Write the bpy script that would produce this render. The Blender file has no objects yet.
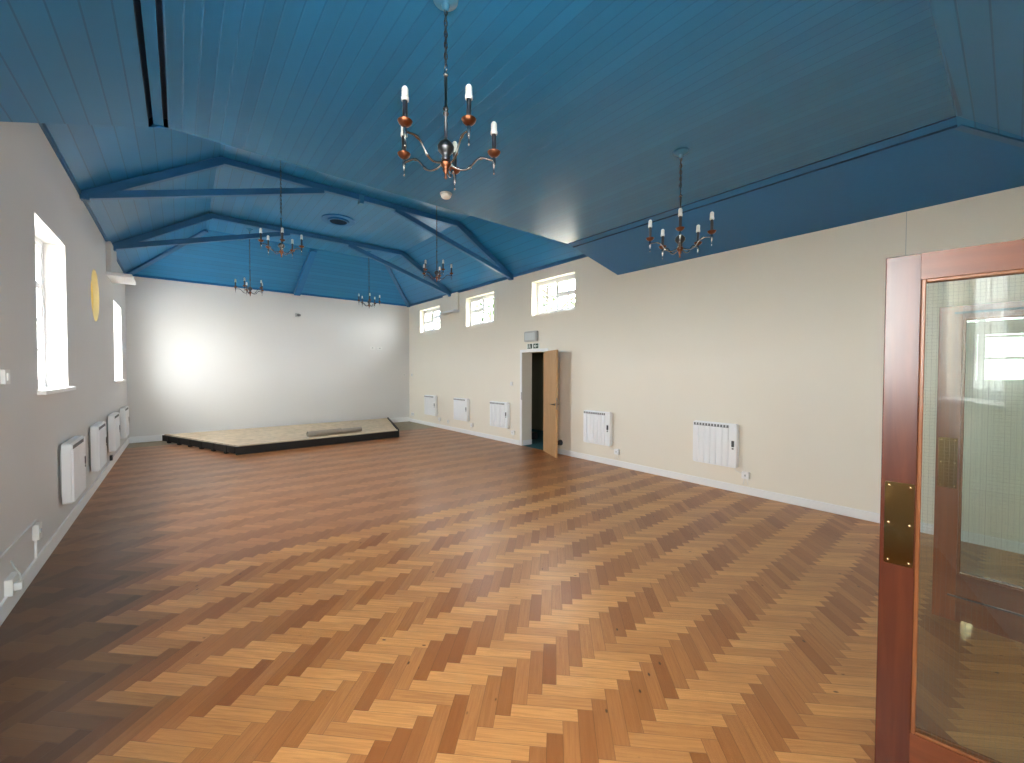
import bpy, math, random
from mathutils import Vector, Matrix
random.seed(7)
S = bpy.context.scene
COL = S.collection
PI = math.pi
# ------------------------------------------------------------------ room figures (metres)
XL, XR, YN, D = -0.879, 5.604, -0.45, 12.01
Y0 = 4.145                       # where the low tray ceiling stops
ZE, ZC = 3.6254, 4.4725          # eaves and flat of the trussed roof
KL, KR, YH = 0.4486, 4.2503, 10.53
ZN, ZF = 3.1516, 3.4235          # eaves and flat of the tray ceiling
BL, BR, YF = -0.046, 4.4008, 0.305
EYE = 1.55

# ------------------------------------------------------------------ materials
def new_mat(name):
    m = bpy.data.materials.new(name); m.use_nodes = True
    nt = m.node_tree
    b = nt.nodes['Principled BSDF']
    return m, nt, b
def lnk(nt, a, b): nt.links.new(a, b)
def nd(nt, t, **k):
    n = nt.nodes.new(t)
    for q, v in k.items(): setattr(n, q, v)
    return n
def math_n(nt, op, a, b=None, c=None):
    n = nd(nt, 'ShaderNodeMath', operation=op)
    for i, v in enumerate((a, b, c)):
        if v is None: continue
        if isinstance(v, (int, float)): n.inputs[i].default_value = v
        else: lnk(nt, v, n.inputs[i])
    return n.outputs[0]
def mix_c(nt, fac, a, b, mode='MIX'):
    n = nd(nt, 'ShaderNodeMix', data_type='RGBA', blend_type=mode)
    for i, v in ((0, fac), (6, a), (7, b)):
        if isinstance(v, (int, float)): n.inputs[i].default_value = v
        elif isinstance(v, tuple): n.inputs[i].default_value = (*v, 1)
        else: lnk(nt, v, n.inputs[i])
    return n.outputs[2]
def flat(name, col, rough=0.5, metal=0.0, spec=0.5, bump=0.0, bscale=60, var=0.0):
    m, nt, b = new_mat(name)
    b.inputs['Base Color'].default_value = (*col, 1)
    b.inputs['Roughness'].default_value = rough
    b.inputs['Metallic'].default_value = metal
    b.inputs['Specular IOR Level'].default_value = spec
    if bump or var:
        tc = nd(nt, 'ShaderNodeTexCoord')
        no = nd(nt, 'ShaderNodeTexNoise'); no.inputs['Scale'].default_value = bscale
        no.inputs['Detail'].default_value = 4
        lnk(nt, tc.outputs['Object'], no.inputs['Vector'])
        if var:
            c = mix_c(nt, no.outputs['Fac'], tuple(x*(1-var) for x in col), tuple(min(1, x*(1+var)) for x in col))
            lnk(nt, c, b.inputs['Base Color'])
        if bump:
            bp = nd(nt, 'ShaderNodeBump'); bp.inputs['Strength'].default_value = bump
            bp.inputs['Distance'].default_value = 0.004
            lnk(nt, no.outputs['Fac'], bp.inputs['Height']); lnk(nt, bp.outputs[0], b.inputs['Normal'])
    return m

def wall_mat(name, col, var=0.03):
    m, nt, b = new_mat(name)
    tc = nd(nt, 'ShaderNodeTexCoord')
    n1 = nd(nt, 'ShaderNodeTexNoise'); n1.inputs['Scale'].default_value = 0.9; n1.inputs['Detail'].default_value = 5
    n2 = nd(nt, 'ShaderNodeTexNoise'); n2.inputs['Scale'].default_value = 35; n2.inputs['Detail'].default_value = 3
    lnk(nt, tc.outputs['Object'], n1.inputs['Vector']); lnk(nt, tc.outputs['Object'], n2.inputs['Vector'])
    c = mix_c(nt, n1.outputs['Fac'], tuple(x*(1-var) for x in col), tuple(min(.95, x*(1+var)) for x in col))
    lnk(nt, c, b.inputs['Base Color'])
    b.inputs['Roughness'].default_value = 0.62
    b.inputs['Specular IOR Level'].default_value = 0.35
    bp = nd(nt, 'ShaderNodeBump'); bp.inputs['Strength'].default_value = 0.12; bp.inputs['Distance'].default_value = 0.003
    lnk(nt, n2.outputs['Fac'], bp.inputs['Height']); lnk(nt, bp.outputs[0], b.inputs['Normal'])
    return m

def board_mat(name, col, pitch, rough=0.30, line=0.42):
    """blue painted matchboarding; UV.x runs across the boards in metres"""
    m, nt, b = new_mat(name)
    uv = nd(nt, 'ShaderNodeUVMap'); uv.uv_map = 'UVMap'
    sp = nd(nt, 'ShaderNodeSeparateXYZ'); lnk(nt, uv.outputs[0], sp.inputs[0])
    q = math_n(nt, 'DIVIDE', sp.outputs[0], pitch)
    fr = math_n(nt, 'FRACT', q)
    cell = math_n(nt, 'FLOOR', q)
    d = math_n(nt, 'ABSOLUTE', math_n(nt, 'SUBTRACT', fr, 0.5))          # 0 mid board .. .5 joint
    gw = 0.5 - 0.0028/pitch
    gro = nd(nt, 'ShaderNodeMapRange', interpolation_type='SMOOTHSTEP')
    lnk(nt, d, gro.inputs[0]); gro.inputs[1].default_value = gw - 0.03; gro.inputs[2].default_value = gw + 0.005
    wn = nd(nt, 'ShaderNodeTexWhiteNoise', noise_dimensions='1D'); lnk(nt, cell, wn.inputs['W'])
    no = nd(nt, 'ShaderNodeTexNoise'); no.inputs['Scale'].default_value = 1.3; no.inputs['Detail'].default_value = 5
    lnk(nt, uv.outputs[0], no.inputs['Vector'])
    bc = mix_c(nt, wn.outputs[0], tuple(x*0.93 for x in col), tuple(x*1.07 for x in col))
    bc = mix_c(nt, math_n(nt, 'MULTIPLY', no.outputs['Fac'], 0.22), bc, tuple(x*0.75 for x in col))
    bc = mix_c(nt, math_n(nt, 'MULTIPLY', gro.outputs[0], line), bc, tuple(x*0.25 for x in col))
    lnk(nt, bc, b.inputs['Base Color'])
    b.inputs['Roughness'].default_value = rough; b.inputs['Specular IOR Level'].default_value = 0.32
    h = math_n(nt, 'SUBTRACT', math_n(nt, 'MULTIPLY', math_n(nt, 'MULTIPLY', d, d), 1.1), math_n(nt, 'MULTIPLY', gro.outputs[0], .6))
    # every board lies at a slightly different tilt
    h = math_n(nt, 'ADD', h, math_n(nt, 'MULTIPLY', math_n(nt, 'MULTIPLY', fr, math_n(nt, 'SUBTRACT', wn.outputs[0], 0.5)), 0.9))
    bp = nd(nt, 'ShaderNodeBump'); bp.inputs['Strength'].default_value = 0.5; bp.inputs['Distance'].default_value = 0.0022
    lnk(nt, h, bp.inputs['Height']); lnk(nt, bp.outputs[0], b.inputs['Normal'])
    return m

def wood_mat(name, dark, light, rough=0.3, axis='Z', scale=1.0):
    m, nt, b = new_mat(name)
    tc = nd(nt, 'ShaderNodeTexCoord'); mp = nd(nt, 'ShaderNodeMapping')
    sc = {'X': (2, 28, 28), 'Y': (28, 2, 28), 'Z': (28, 28, 2)}[axis]
    mp.inputs['Scale'].default_value = tuple(s*scale for s in sc)
    lnk(nt, tc.outputs['Object'], mp.inputs[0])
    n1 = nd(nt, 'ShaderNodeTexNoise'); n1.inputs['Scale'].default_value = 1.0; n1.inputs['Detail'].default_value = 6; n1.inputs['Distortion'].default_value = 0.6
    lnk(nt, mp.outputs[0], n1.inputs['Vector'])
    n2 = nd(nt, 'ShaderNodeTexNoise'); n2.inputs['Scale'].default_value = 3.0
    lnk(nt, tc.outputs['Object'], n2.inputs['Vector'])
    r = nd(nt, 'ShaderNodeMapRange'); lnk(nt, n1.outputs['Fac'], r.inputs[0]); r.inputs[1].default_value = .3; r.inputs[2].default_value = .7
    c = mix_c(nt, r.outputs[0], dark, light)
    c = mix_c(nt, math_n(nt, 'MULTIPLY', n2.outputs['Fac'], 0.35), c, tuple(x*0.6 for x in dark))
    lnk(nt, c, b.inputs['Base Color']); b.inputs['Roughness'].default_value = rough
    return m

BLK_L, BLK_W = 0.304, 0.0691
def parquet_mat():
    m, nt, b = new_mat('parquet')
    uv = nd(nt, 'ShaderNodeUVMap'); uv.uv_map = 'UVMap'
    at = nd(nt, 'ShaderNodeAttribute'); at.attribute_name = 'block'
    sc = nd(nt, 'ShaderNodeSeparateColor'); lnk(nt, at.outputs['Color'], sc.inputs[0])
    rnd, ori, zone = sc.outputs[0], sc.outputs[1], sc.outputs[2]
    sp = nd(nt, 'ShaderNodeSeparateXYZ'); lnk(nt, uv.outputs[0], sp.inputs[0])
    # grain
    cv = nd(nt, 'ShaderNodeCombineXYZ')
    lnk(nt, math_n(nt, 'MULTIPLY', sp.outputs[0], 5.0), cv.inputs[0])
    lnk(nt, math_n(nt, 'MULTIPLY', sp.outputs[1], 110.0), cv.inputs[1])
    lnk(nt, math_n(nt, 'MULTIPLY', rnd, 170.0), cv.inputs[2])
    gr = nd(nt, 'ShaderNodeTexNoise'); gr.inputs['Scale'].default_value = 1.0; gr.inputs['Detail'].default_value = 4; gr.inputs['Distortion'].default_value = 0.8
    lnk(nt, cv.outputs[0], gr.inputs['Vector'])
    # knots
    kv = nd(nt, 'ShaderNodeCombineXYZ')
    lnk(nt, math_n(nt, 'MULTIPLY', sp.outputs[0], 4.5), kv.inputs[0])
    lnk(nt, math_n(nt, 'MULTIPLY', sp.outputs[1], 9.0), kv.inputs[1])
    lnk(nt, math_n(nt, 'MULTIPLY', rnd, 310.0), kv.inputs[2])
    vo = nd(nt, 'ShaderNodeTexVoronoi'); vo.inputs['Scale'].default_value = 1.0
    lnk(nt, kv.outputs[0], vo.inputs['Vector'])
    kn = nd(nt, 'ShaderNodeMapRange', interpolation_type='SMOOTHSTEP'); lnk(nt, vo.outputs['Distance'], kn.inputs[0])
    kn.inputs[1].default_value = 0.075; kn.inputs[2].default_value = 0.03; kn.inputs[3].default_value = 0; kn.inputs[4].default_value = 1
    # two timber tones; lighter one way of laying, partly fibre sheen put into the colour
    wr = nd(nt, 'ShaderNodeTexWhiteNoise', noise_dimensions='1D'); lnk(nt, math_n(nt, 'MULTIPLY', rnd, 977.0), wr.inputs['W'])
    tone = math_n(nt, 'ADD', math_n(nt, 'MULTIPLY', ori, PARQ['ori']), math_n(nt, 'MULTIPLY', wr.outputs[0], 1 - PARQ['ori']))
    a = mix_c(nt, tone, PARQ['dark'], PARQ['light'])
    grr = nd(nt, 'ShaderNodeMapRange'); lnk(nt, gr.outputs['Fac'], grr.inputs[0]); grr.inputs[1].default_value = .38; grr.inputs[2].default_value = .72
    a = mix_c(nt, math_n(nt, 'MULTIPLY', grr.outputs[0], 0.42), a, PARQ['grain'])
    a = mix_c(nt, math_n(nt, 'MULTIPLY', kn.outputs[0], 0.85), a, (0.06, 0.025, 0.01))
    # old varnish on the far bay; along the wall varnish plus painted shade
    o = mix_c(nt, tone, PARQ['odark'], PARQ['olight'])
    o = mix_c(nt, math_n(nt, 'MULTIPLY', grr.outputs[0], 0.3), o, PARQ['ograin'])
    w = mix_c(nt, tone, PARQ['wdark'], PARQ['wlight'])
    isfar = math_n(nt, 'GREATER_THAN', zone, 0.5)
    iswal = math_n(nt, 'MULTIPLY', at.outputs['Alpha'], PARQ['stain_shade'])
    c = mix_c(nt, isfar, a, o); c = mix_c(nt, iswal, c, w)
    # joints
    e1 = math_n(nt, 'MINIMUM', sp.outputs[1], math_n(nt, 'SUBTRACT', BLK_W, sp.outputs[1]))
    e2 = math_n(nt, 'MINIMUM', sp.outputs[0], math_n(nt, 'SUBTRACT', BLK_L, sp.outputs[0]))
    e = math_n(nt, 'MINIMUM', e1, e2)
    j = nd(nt, 'ShaderNodeMapRange'); lnk(nt, e, j.inputs[0]); j.inputs[1].default_value = 0.0016; j.inputs[2].default_value = 0.0003
    j.inputs[3].default_value = 0; j.inputs[4].default_value = 1
    c = mix_c(nt, math_n(nt, 'MULTIPLY', j.outputs[0], 0.6), c, (0.07, 0.03, 0.012))
    lnk(nt, c, b.inputs['Base Color'])
    tc = nd(nt, 'ShaderNodeTexCoord')
    n3 = nd(nt, 'ShaderNodeTexNoise'); n3.inputs['Scale'].default_value = 1.6; n3.inputs['Detail'].default_value = 5
    lnk(nt, tc.outputs['Object'], n3.inputs['Vector'])
    r = math_n(nt, 'ADD', PARQ['rough'], math_n(nt, 'MULTIPLY', n3.outputs['Fac'], 0.16))
    lnk(nt, r, b.inputs['Roughness'])
    b.inputs['Specular IOR Level'].default_value = PARQ['spec']
    h = math_n(nt, 'ADD', math_n(nt, 'MULTIPLY', gr.outputs['Fac'], 0.12), math_n(nt, 'MULTIPLY', j.outputs[0], -1.0))
    h = math_n(nt, 'ADD', h, math_n(nt, 'MULTIPLY', math_n(nt, 'MULTIPLY', sp.outputs[1], math_n(nt, 'SUBTRACT', wr.outputs[0], .5)), 10.0))
    bp = nd(nt, 'ShaderNodeBump'); bp.inputs['Strength'].default_value = 0.35; bp.inputs['Distance'].default_value = 0.0012
    lnk(nt, h, bp.inputs['Height']); lnk(nt, bp.outputs[0], b.inputs['Normal'])
    return m
PARQ = dict(dark=(0.31, 0.100, 0.025), light=(0.74, 0.355, 0.12), grain=(0.27, 0.085, 0.022), ori=0.5,
            odark=(0.31, 0.115, 0.040), olight=(0.54, 0.23, 0.088), ograin=(0.25, 0.085, 0.030),
            wdark=(0.055, 0.023, 0.009), wlight=(0.095, 0.042, 0.016), rough=0.27, spec=0.5, stain_shade=0.9)

def glass_mat(name, tint=(0.93, 0.96, 0.95), wire=False, rough=0.0):
    m = bpy.data.materials.new(name); m.use_nodes = True; nt = m.node_tree; nt.nodes.clear()
    out = nd(nt, 'ShaderNodeOutputMaterial')
    tr = nd(nt, 'ShaderNodeBsdfTransparent'); tr.inputs[0].default_value = (*tint, 1)
    gl = nd(nt, 'ShaderNodeBsdfGlossy'); gl.inputs['Roughness'].default_value = rough
    ge = nd(nt, 'ShaderNodeNewGeometry'); dt = nd(nt, 'ShaderNodeVectorMath', operation='DOT_PRODUCT')
    lnk(nt, ge.outputs['Incoming'], dt.inputs[0]); lnk(nt, ge.outputs['Normal'], dt.inputs[1])
    g = math_n(nt, 'SUBTRACT', 1.0, math_n(nt, 'ABSOLUTE', dt.outputs['Value']))
    fr = math_n(nt, 'ADD', 0.04, math_n(nt, 'MULTIPLY', 0.9, math_n(nt, 'POWER', g, 5.0)))       # Schlick, the same from either side
    mx = nd(nt, 'ShaderNodeMixShader')
    lnk(nt, fr, mx.inputs[0]); lnk(nt, tr.outputs[0], mx.inputs[1]); lnk(nt, gl.outputs[0], mx.inputs[2])
    sh = mx.outputs[0]
    if wire:      # georgian wired glass: a square mesh of fine wire cast in the pane
        tc = nd(nt, 'ShaderNodeTexCoord'); sp = nd(nt, 'ShaderNodeSeparateXYZ'); lnk(nt, tc.outputs['Object'], sp.inputs[0])
        def ln(o): return math_n(nt, 'LESS_THAN', math_n(nt, 'FRACT', math_n(nt, 'DIVIDE', o, 0.0127)), 0.014)
        g = math_n(nt, 'MAXIMUM', ln(sp.outputs[1]), ln(sp.outputs[2]))
        wb = nd(nt, 'ShaderNodeBsdfPrincipled'); wb.inputs['Base Color'].default_value = (.16, .17, .16, 1); wb.inputs['Metallic'].default_value = .6; wb.inputs['Roughness'].default_value = .45
        m2 = nd(nt, 'ShaderNodeMixShader'); lnk(nt, g, m2.inputs[0]); lnk(nt, sh, m2.inputs[1]); lnk(nt, wb.outputs[0], m2.inputs[2]); sh = m2.outputs[0]
    lnk(nt, sh, out.inputs[0])
    return m

BLUE = (0.020, 0.190, 0.41)
M = {}
M['wall_cream'] = wall_mat('cream_paint', (0.84, 0.79, 0.68))
M['wall_white'] = wall_mat('white_paint', (0.73, 0.72, 0.70))
M['wall_grey'] = wall_mat('pale_grey_paint', (0.655, 0.645, 0.63))
M['dim_wall'] = wall_mat('corridor_paint_dimmed', (0.30, 0.28, 0.18))  # beige corridor walls, their lack of light put into the colour
M['blue_near'] = board_mat('blue_boards_tray', BLUE, 0.0803, rough=.27, line=.22)
M['blue_far'] = board_mat('blue_boards_roof', BLUE, 0.14, line=.5)
M['blue_hip'] = board_mat('blue_boards_hip', BLUE, 0.11, line=.45)
M['blue'] = flat('blue_gloss_paint', (0.015, 0.150, 0.37), 0.36, spec=.3, bump=.06, bscale=20, var=.05)
M['blue_beam'] = flat('blue_beam_paint', (0.026, 0.135, 0.30), 0.4, bump=.08, bscale=25, var=.08)
M['blue_rose'] = flat('blue_rose_paint', (0.04, 0.19, 0.33), 0.35)
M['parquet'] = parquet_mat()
M['screed'] = flat('screed', (0.42, 0.36, 0.27), .85, bump=.4, bscale=14, var=.25)
M['white'] = flat('white_gloss', (0.88, 0.88, 0.87), .35)
M['upvc'] = flat('white_frame', (0.82, 0.83, 0.85), .3)
M['heater'] = flat('heater_white', (0.89, 0.90, 0.91), .38)
M['heater_grey'] = flat('heater_grille', (0.17, 0.175, 0.18), .5)
M['dark_plastic'] = flat('dark_plastic', (0.03, 0.03, 0.035), .4)
M['plastic'] = flat('white_plastic', (0.78, 0.78, 0.75), .35)
M['grey_plastic'] = flat('grey_plastic', (0.45, 0.47, 0.46), .4)
M['diffuser'] = flat('diffuser', (0.62, 0.66, 0.66), .25)
M['oak'] = wood_mat('oak_veneer', (0.50, 0.28, 0.12), (0.62, 0.38, 0.18), .38)
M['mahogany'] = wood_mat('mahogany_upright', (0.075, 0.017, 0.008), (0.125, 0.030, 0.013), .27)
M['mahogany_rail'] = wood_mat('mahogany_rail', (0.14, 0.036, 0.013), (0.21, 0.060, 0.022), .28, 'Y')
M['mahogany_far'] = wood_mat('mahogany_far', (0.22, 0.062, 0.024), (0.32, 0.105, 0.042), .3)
M['bead'] = wood_mat('bead_wood', (0.20, 0.065, 0.022), (0.30, 0.11, 0.04), .26)
M['brass'] = flat('brass', (0.34, 0.22, 0.09), .16, 1.0, bump=.05, bscale=4)
M['brass_bright'] = flat('bright_brass', (0.85, 0.70, 0.42), .15, 1.0)
M['steel'] = flat('steel', (0.3, 0.29, 0.28), .3, 1.0)
M['bronze'] = flat('antique_bronze', (0.10, 0.10, 0.11), .28, .9)
M['pewter'] = flat('pewter', (0.30, 0.30, 0.30), .22, 1.0)
M['copper'] = flat('copper', (0.21, 0.08, 0.042), .3, 1.0, var=.2, bscale=40)
M['bulb'] = flat('opal_bulb', (0.85, 0.85, 0.82), .35)
M['bulb_base'] = flat('bulb_base', (0.72, 0.72, 0.68), .4)
M['glass'] = glass_mat('window_glass')
M['wired'] = glass_mat('wired_glass', (0.90, 0.945, 0.925), wire=True)
M['obscure'] = glass_mat('obscure_glass')
_nt = M['obscure'].node_tree; _t = nd(_nt, 'ShaderNodeBsdfTranslucent'); _t.inputs[0].default_value = (.92, .93, .92, 1)
_x = nd(_nt, 'ShaderNodeMixShader'); _x.inputs[0].default_value = .28; _o = _nt.nodes['Material Output']
lnk(_nt, _o.inputs[0].links[0].from_socket, _x.inputs[1]); lnk(_nt, _t.outputs[0], _x.inputs[2]); lnk(_nt, _x.outputs[0], _o.inputs[0])
M['amber'] = flat('amber_obscure_glass', (0.3, 0.25, 0.08), .4)
_nt = M['amber'].node_tree; _t = nd(_nt, 'ShaderNodeBsdfTranslucent'); _t.inputs[0].default_value = (0.30, 0.262, 0.125, 1)
lnk(_nt, _t.outputs[0], _nt.nodes['Material Output'].inputs[0])
M['black'] = flat('black_board', (0.007, 0.006, 0.006), .6, bump=.3, bscale=30)
M['osb'] = flat('stage_board', (0.58, 0.46, 0.32), .75, bump=.3, bscale=9, var=.4)
M['edge'] = flat('stage_lipping', (0.62, 0.50, 0.36), .7, var=.1)
M['roll'] = flat('rolled_underlay', (0.34, 0.30, 0.25), .95, bump=.3, bscale=90, var=.1)
M['teal'] = flat('teal_carpet', (0.03, 0.13, 0.15), .95, bump=.4, bscale=200)
M['exit_green'] = flat('exit_green', (0.012, 0.05, 0.025), .4)
M['exit_white'] = flat('exit_white', (0.85, 0.9, 0.84), .4)
M['leaf'] = flat('tree_leaf', (0.045, 0.066, 0.02), .6, var=.35, bscale=3)
M['bark'] = flat('tree_bark', (0.13, 0.10, 0.07), .9, bump=.6, bscale=12)
M['pale_ground'] = flat('bounce_ground', (0.45, 0.43, 0.38), .95, var=.3, bscale=3)  # ground outside, made pale to bounce extra daylight up to the ceiling

# ------------------------------------------------------------------ mesh builder
class MB:
    def __init__(s): s.v = []; s.f = []; s.uv = {}
    def face(s, pts, uvs=None):
        n = len(s.v); s.v += [tuple(p) for p in pts]; s.f.append(tuple(range(n, n+len(pts))))
        if uvs: s.uv[len(s.f)-1] = uvs
    def box(s, a, b, mat=None):
        x0, y0, z0 = a; x1, y1, z1 = b
        c = [(x0,y0,z0),(x1,y0,z0),(x1,y1,z0),(x0,y1,z0),(x0,y0,z1),(x1,y0,z1),(x1,y1,z1),(x0,y1,z1)]
        s.hexa(c, mat)
    def hexa(s, c, mat=None):
        n = len(s.v); s.v += [tuple((mat @ Vector(p)) if mat else p) for p in c]
        for q in ((0,3,2,1),(4,5,6,7),(0,1,5,4),(1,2,6,5),(2,3,7,6),(3,0,4,7)): s.f.append(tuple(n+i for i in q))
    def rbox(s, a, b, r=0.01, k=3, axis=2, mat=None):
        """box with its four edges along AXIS rounded"""
        ax = [i for i in range(3) if i != axis]
        (u0, v0), (u1, v1) = [tuple(p[i] for i in ax) for p in (a, b)]
        pr = []
        for cu, cv, t0 in ((u1-r, v1-r, 0), (u0+r, v1-r, 90), (u0+r, v0+r, 180), (u1-r, v0+r, 270)):
            for i in range(k+1):
                t = math.radians(t0+90*i/k); pr.append((cu+r*math.cos(t), cv+r*math.sin(t)))
        def P(uv, w):
            p = [0, 0, 0]; p[ax[0]], p[ax[1]] = uv; p[axis] = w
            return tuple(mat @ Vector(p)) if mat else tuple(p)
        s.prism([P(q, a[axis]) for q in pr], [P(q, b[axis]) for q in pr])
    def prism(s, A, B):
        n = len(s.v); k = len(A); s.v += [tuple(p) for p in A] + [tuple(p) for p in B]
        s.f.append(tuple(n+i for i in range(k))[::-1]); s.f.append(tuple(n+k+i for i in range(k)))
        for i in range(k):
            j = (i+1) % k; s.f.append((n+i, n+j, n+k+j, n+k+i))
    def tube(s, pts, r, k=8, caps=True):
        pts = [Vector(p) for p in pts]; n0 = len(s.v)
        rs = r if isinstance(r, (list, tuple)) else [r]*len(pts)
        up = Vector((0, 0, 1))
        for i, p in enumerate(pts):
            t = (pts[min(i+1, len(pts)-1)] - pts[max(i-1, 0)]).normalized()
            a = t.cross(up if abs(t.z) < .95 else Vector((1, 0, 0))).normalized(); b = t.cross(a)
            for j in range(k):
                w = 2*PI*j/k; s.v.append(tuple(p + (a*math.cos(w) + b*math.sin(w))*rs[i]))
        for i in range(len(pts)-1):
            for j in range(k):
                jj = (j+1) % k
                s.f.append((n0+i*k+j, n0+i*k+jj, n0+(i+1)*k+jj, n0+(i+1)*k+j))
        if caps:
            s.f.append(tuple(n0+j for j in range(k))[::-1]); s.f.append(tuple(n0+(len(pts)-1)*k+j for j in range(k)))
    def lathe(s, prof, o=(0, 0, 0), k=20, axis='Z'):
        n0 = len(s.v)
        for r, z in prof:
            for j in range(k):
                w = 2*PI*j/k; p = (r*math.cos(w), r*math.sin(w), z)
                if axis == 'X': p = (p[2], p[0], p[1])
                if axis == 'Y': p = (p[0], p[2], p[1])
                s.v.append((o[0]+p[0], o[1]+p[1], o[2]+p[2]))
        for i in range(len(prof)-1):
            for j in range(k):
                jj = (j+1) % k
                s.f.append((n0+i*k+j, n0+i*k+jj, n0+(i+1)*k+jj, n0+(i+1)*k+j))
        s.f.append(tuple(n0+j for j in range(k))[::-1]); s.f.append(tuple(n0+(len(prof)-1)*k+j for j in range(k)))
    def beam(s, p, q, w, h, up=(0, 0, 1)):
        """bar of section w x h from p to q"""
        p, q = Vector(p), Vector(q); t = (q-p).normalized(); a = t.cross(Vector(up)).normalized(); b = a.cross(t).normalized()
        a *= w/2; b *= h/2
        s.hexa([p-a-b, p+a-b, p+a+b, p-a+b, q-a-b, q+a-b, q+a+b, q-a+b])
    def mesh(s, name, mat, smooth=False, bevel=0):
        me = bpy.data.meshes.new(name); me.from_pydata(s.v, [], s.f)
        if s.uv:
            l = me.uv_layers.new(name='UVMap')
            for i, u in s.uv.items():
                for k, li in enumerate(me.polygons[i].loop_indices): l.data[li].uv = u[k]
        import bmesh
        bm = bmesh.new(); bm.from_mesh(me)
        if not s.uv: bmesh.ops.recalc_face_normals(bm, faces=bm.faces)
        bm.to_mesh(me); bm.free()
        me.materials.append(mat)
        if smooth:
            for p in me.polygons: p.use_smooth = True
        return me
    def build(s, name, mat, parent=None, smooth=False, bevel=0, auto=None):
        me = s.mesh(name, mat, smooth)
        o = bpy.data.objects.new(name, me); COL.objects.link(o)
        if parent: o.parent = parent
        if bevel:
            b = o.modifiers.new('Bevel', 'BEVEL'); b.width = bevel; b.segments = 2; b.limit_method = 'ANGLE'; b.angle_limit = math.radians(40)
        if smooth and auto:
            with_angle(me, auto)
        return o
def with_angle(me, deg):
    import bmesh
    bm = bmesh.new(); bm.from_mesh(me)
    for e in bm.edges:
        if len(e.link_faces) == 2 and e.calc_face_angle(0) > math.radians(deg): e.smooth = False
    bm.to_mesh(me); bm.free()

def tag(o, label, cat, group=None, kind=None):
    o['label'] = label; o['category'] = cat
    if group: o['group'] = group
    if kind: o['kind'] = kind
    return o
def struct(o, label, cat): return tag(o, label, cat, None, 'structure')
def empty(name, loc, rz=0):
    o = bpy.data.objects.new(name, None); COL.objects.link(o); o.location = loc; o.rotation_euler = (0, 0, rz)
    o.empty_display_size = .1
    return o
def copy_tree(o, parent=None):
    c = o.copy(); COL.objects.link(c)
    if parent: c.parent = parent
    for ch in list(o.children): copy_tree(ch, c)
    return c

# ------------------------------------------------------------------ floor
def clip(poly, ax, val, keep_less):
    out = []
    for i in range(len(poly)):
        a, b = poly[i], poly[(i+1) % len(poly)]
        ia = (a[ax] <= val) if keep_less else (a[ax] >= val); ib = (b[ax] <= val) if keep_less else (b[ax] >= val)
        if ia: out.append(a)
        if ia != ib:
            t = (val-a[ax])/(b[ax]-a[ax]); out.append(tuple(a[k]+(b[k]-a[k])*t for k in range(4)))
    return out
def parquet():
    r2 = math.sqrt(.5)
    O = Vector((1.48 - BLK_W*r2, 1.455 - BLK_W*r2))
    U = Vector((r2, -r2)); V = Vector((r2, r2))
    v, f, uvs, cols = [], [], [], []
    regs = [(XL, 2.2, YN, 11.25), (2.2, XR, YN, 10.22)]
    for k in range(-30, 16):
        for i in range(-40, 100):
            for ori in (1, 0):
                a0, b0 = i*BLK_W + k*BLK_L, i*BLK_W - k*BLK_L
                if ori: a1, b1 = a0+BLK_L, b0+BLK_W
                else: b0 += BLK_W; a1, b1 = a0+BLK_W, b0+BLK_L
                c = O + U*((a0+a1)/2) + V*((b0+b1)/2)
                if not (XL-.3 < c.x < XR+.3 and YN-.3 < c.y < 11.6): continue
                rnd = random.random()
                zone = 1.0 if c.y > 4.1 else 0.0
                st = min(1, max(0, (0.02 - c.x + random.uniform(-.05, .05))/.42)); st = st*st*(3-2*st)*min(1, max(0, (8.0 - c.y + random.uniform(-.3, .3))/3.8))  # blocks darken towards the left wall: varnish and painted shade
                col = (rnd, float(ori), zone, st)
                P = []
                for a, b in ((a0,b0),(a1,b0),(a1,b1),(a0,b1)):
                    p = O + U*a + V*b
                    P.append((p.x, p.y, (a-a0) if ori else (b-b0), (b-b0) if ori else (a-a0)))
                for x0, x1, y0, y1 in regs:
                    q = clip(clip(clip(clip(P, 0, x0, False), 0, x1, True), 1, y0, False), 1, y1, True)
                    if len(q) < 3: continue
                    n = len(v); v += [(w[0], w[1], 0.0) for w in q]; f.append(tuple(range(n, n+len(q))))
                    uvs += [(w[2], w[3]) for w in q]; cols += [col]*len(q)
    me = bpy.data.meshes.new('floor'); me.from_pydata(v, [], f)
    l = me.uv_layers.new(name='UVMap'); at = me.color_attributes.new('block', 'FLOAT_COLOR', 'POINT')
    for li, lp in enumerate(me.loops): l.data[li].uv = uvs[lp.vertex_index]
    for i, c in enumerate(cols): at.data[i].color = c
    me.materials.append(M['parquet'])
    o = bpy.data.objects.new('floor', me); COL.objects.link(o)
    struct(o, 'herringbone wood block floor of the long hall', 'floor')
parquet()
m = MB(); m.box((XL-.3, YN-.3, -.25), (XR+.1, D+.3, -.006))
struct(m.build('floor', M['screed']), 'bare pale screed strip left uncovered along the far end wall', 'floor')

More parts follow.
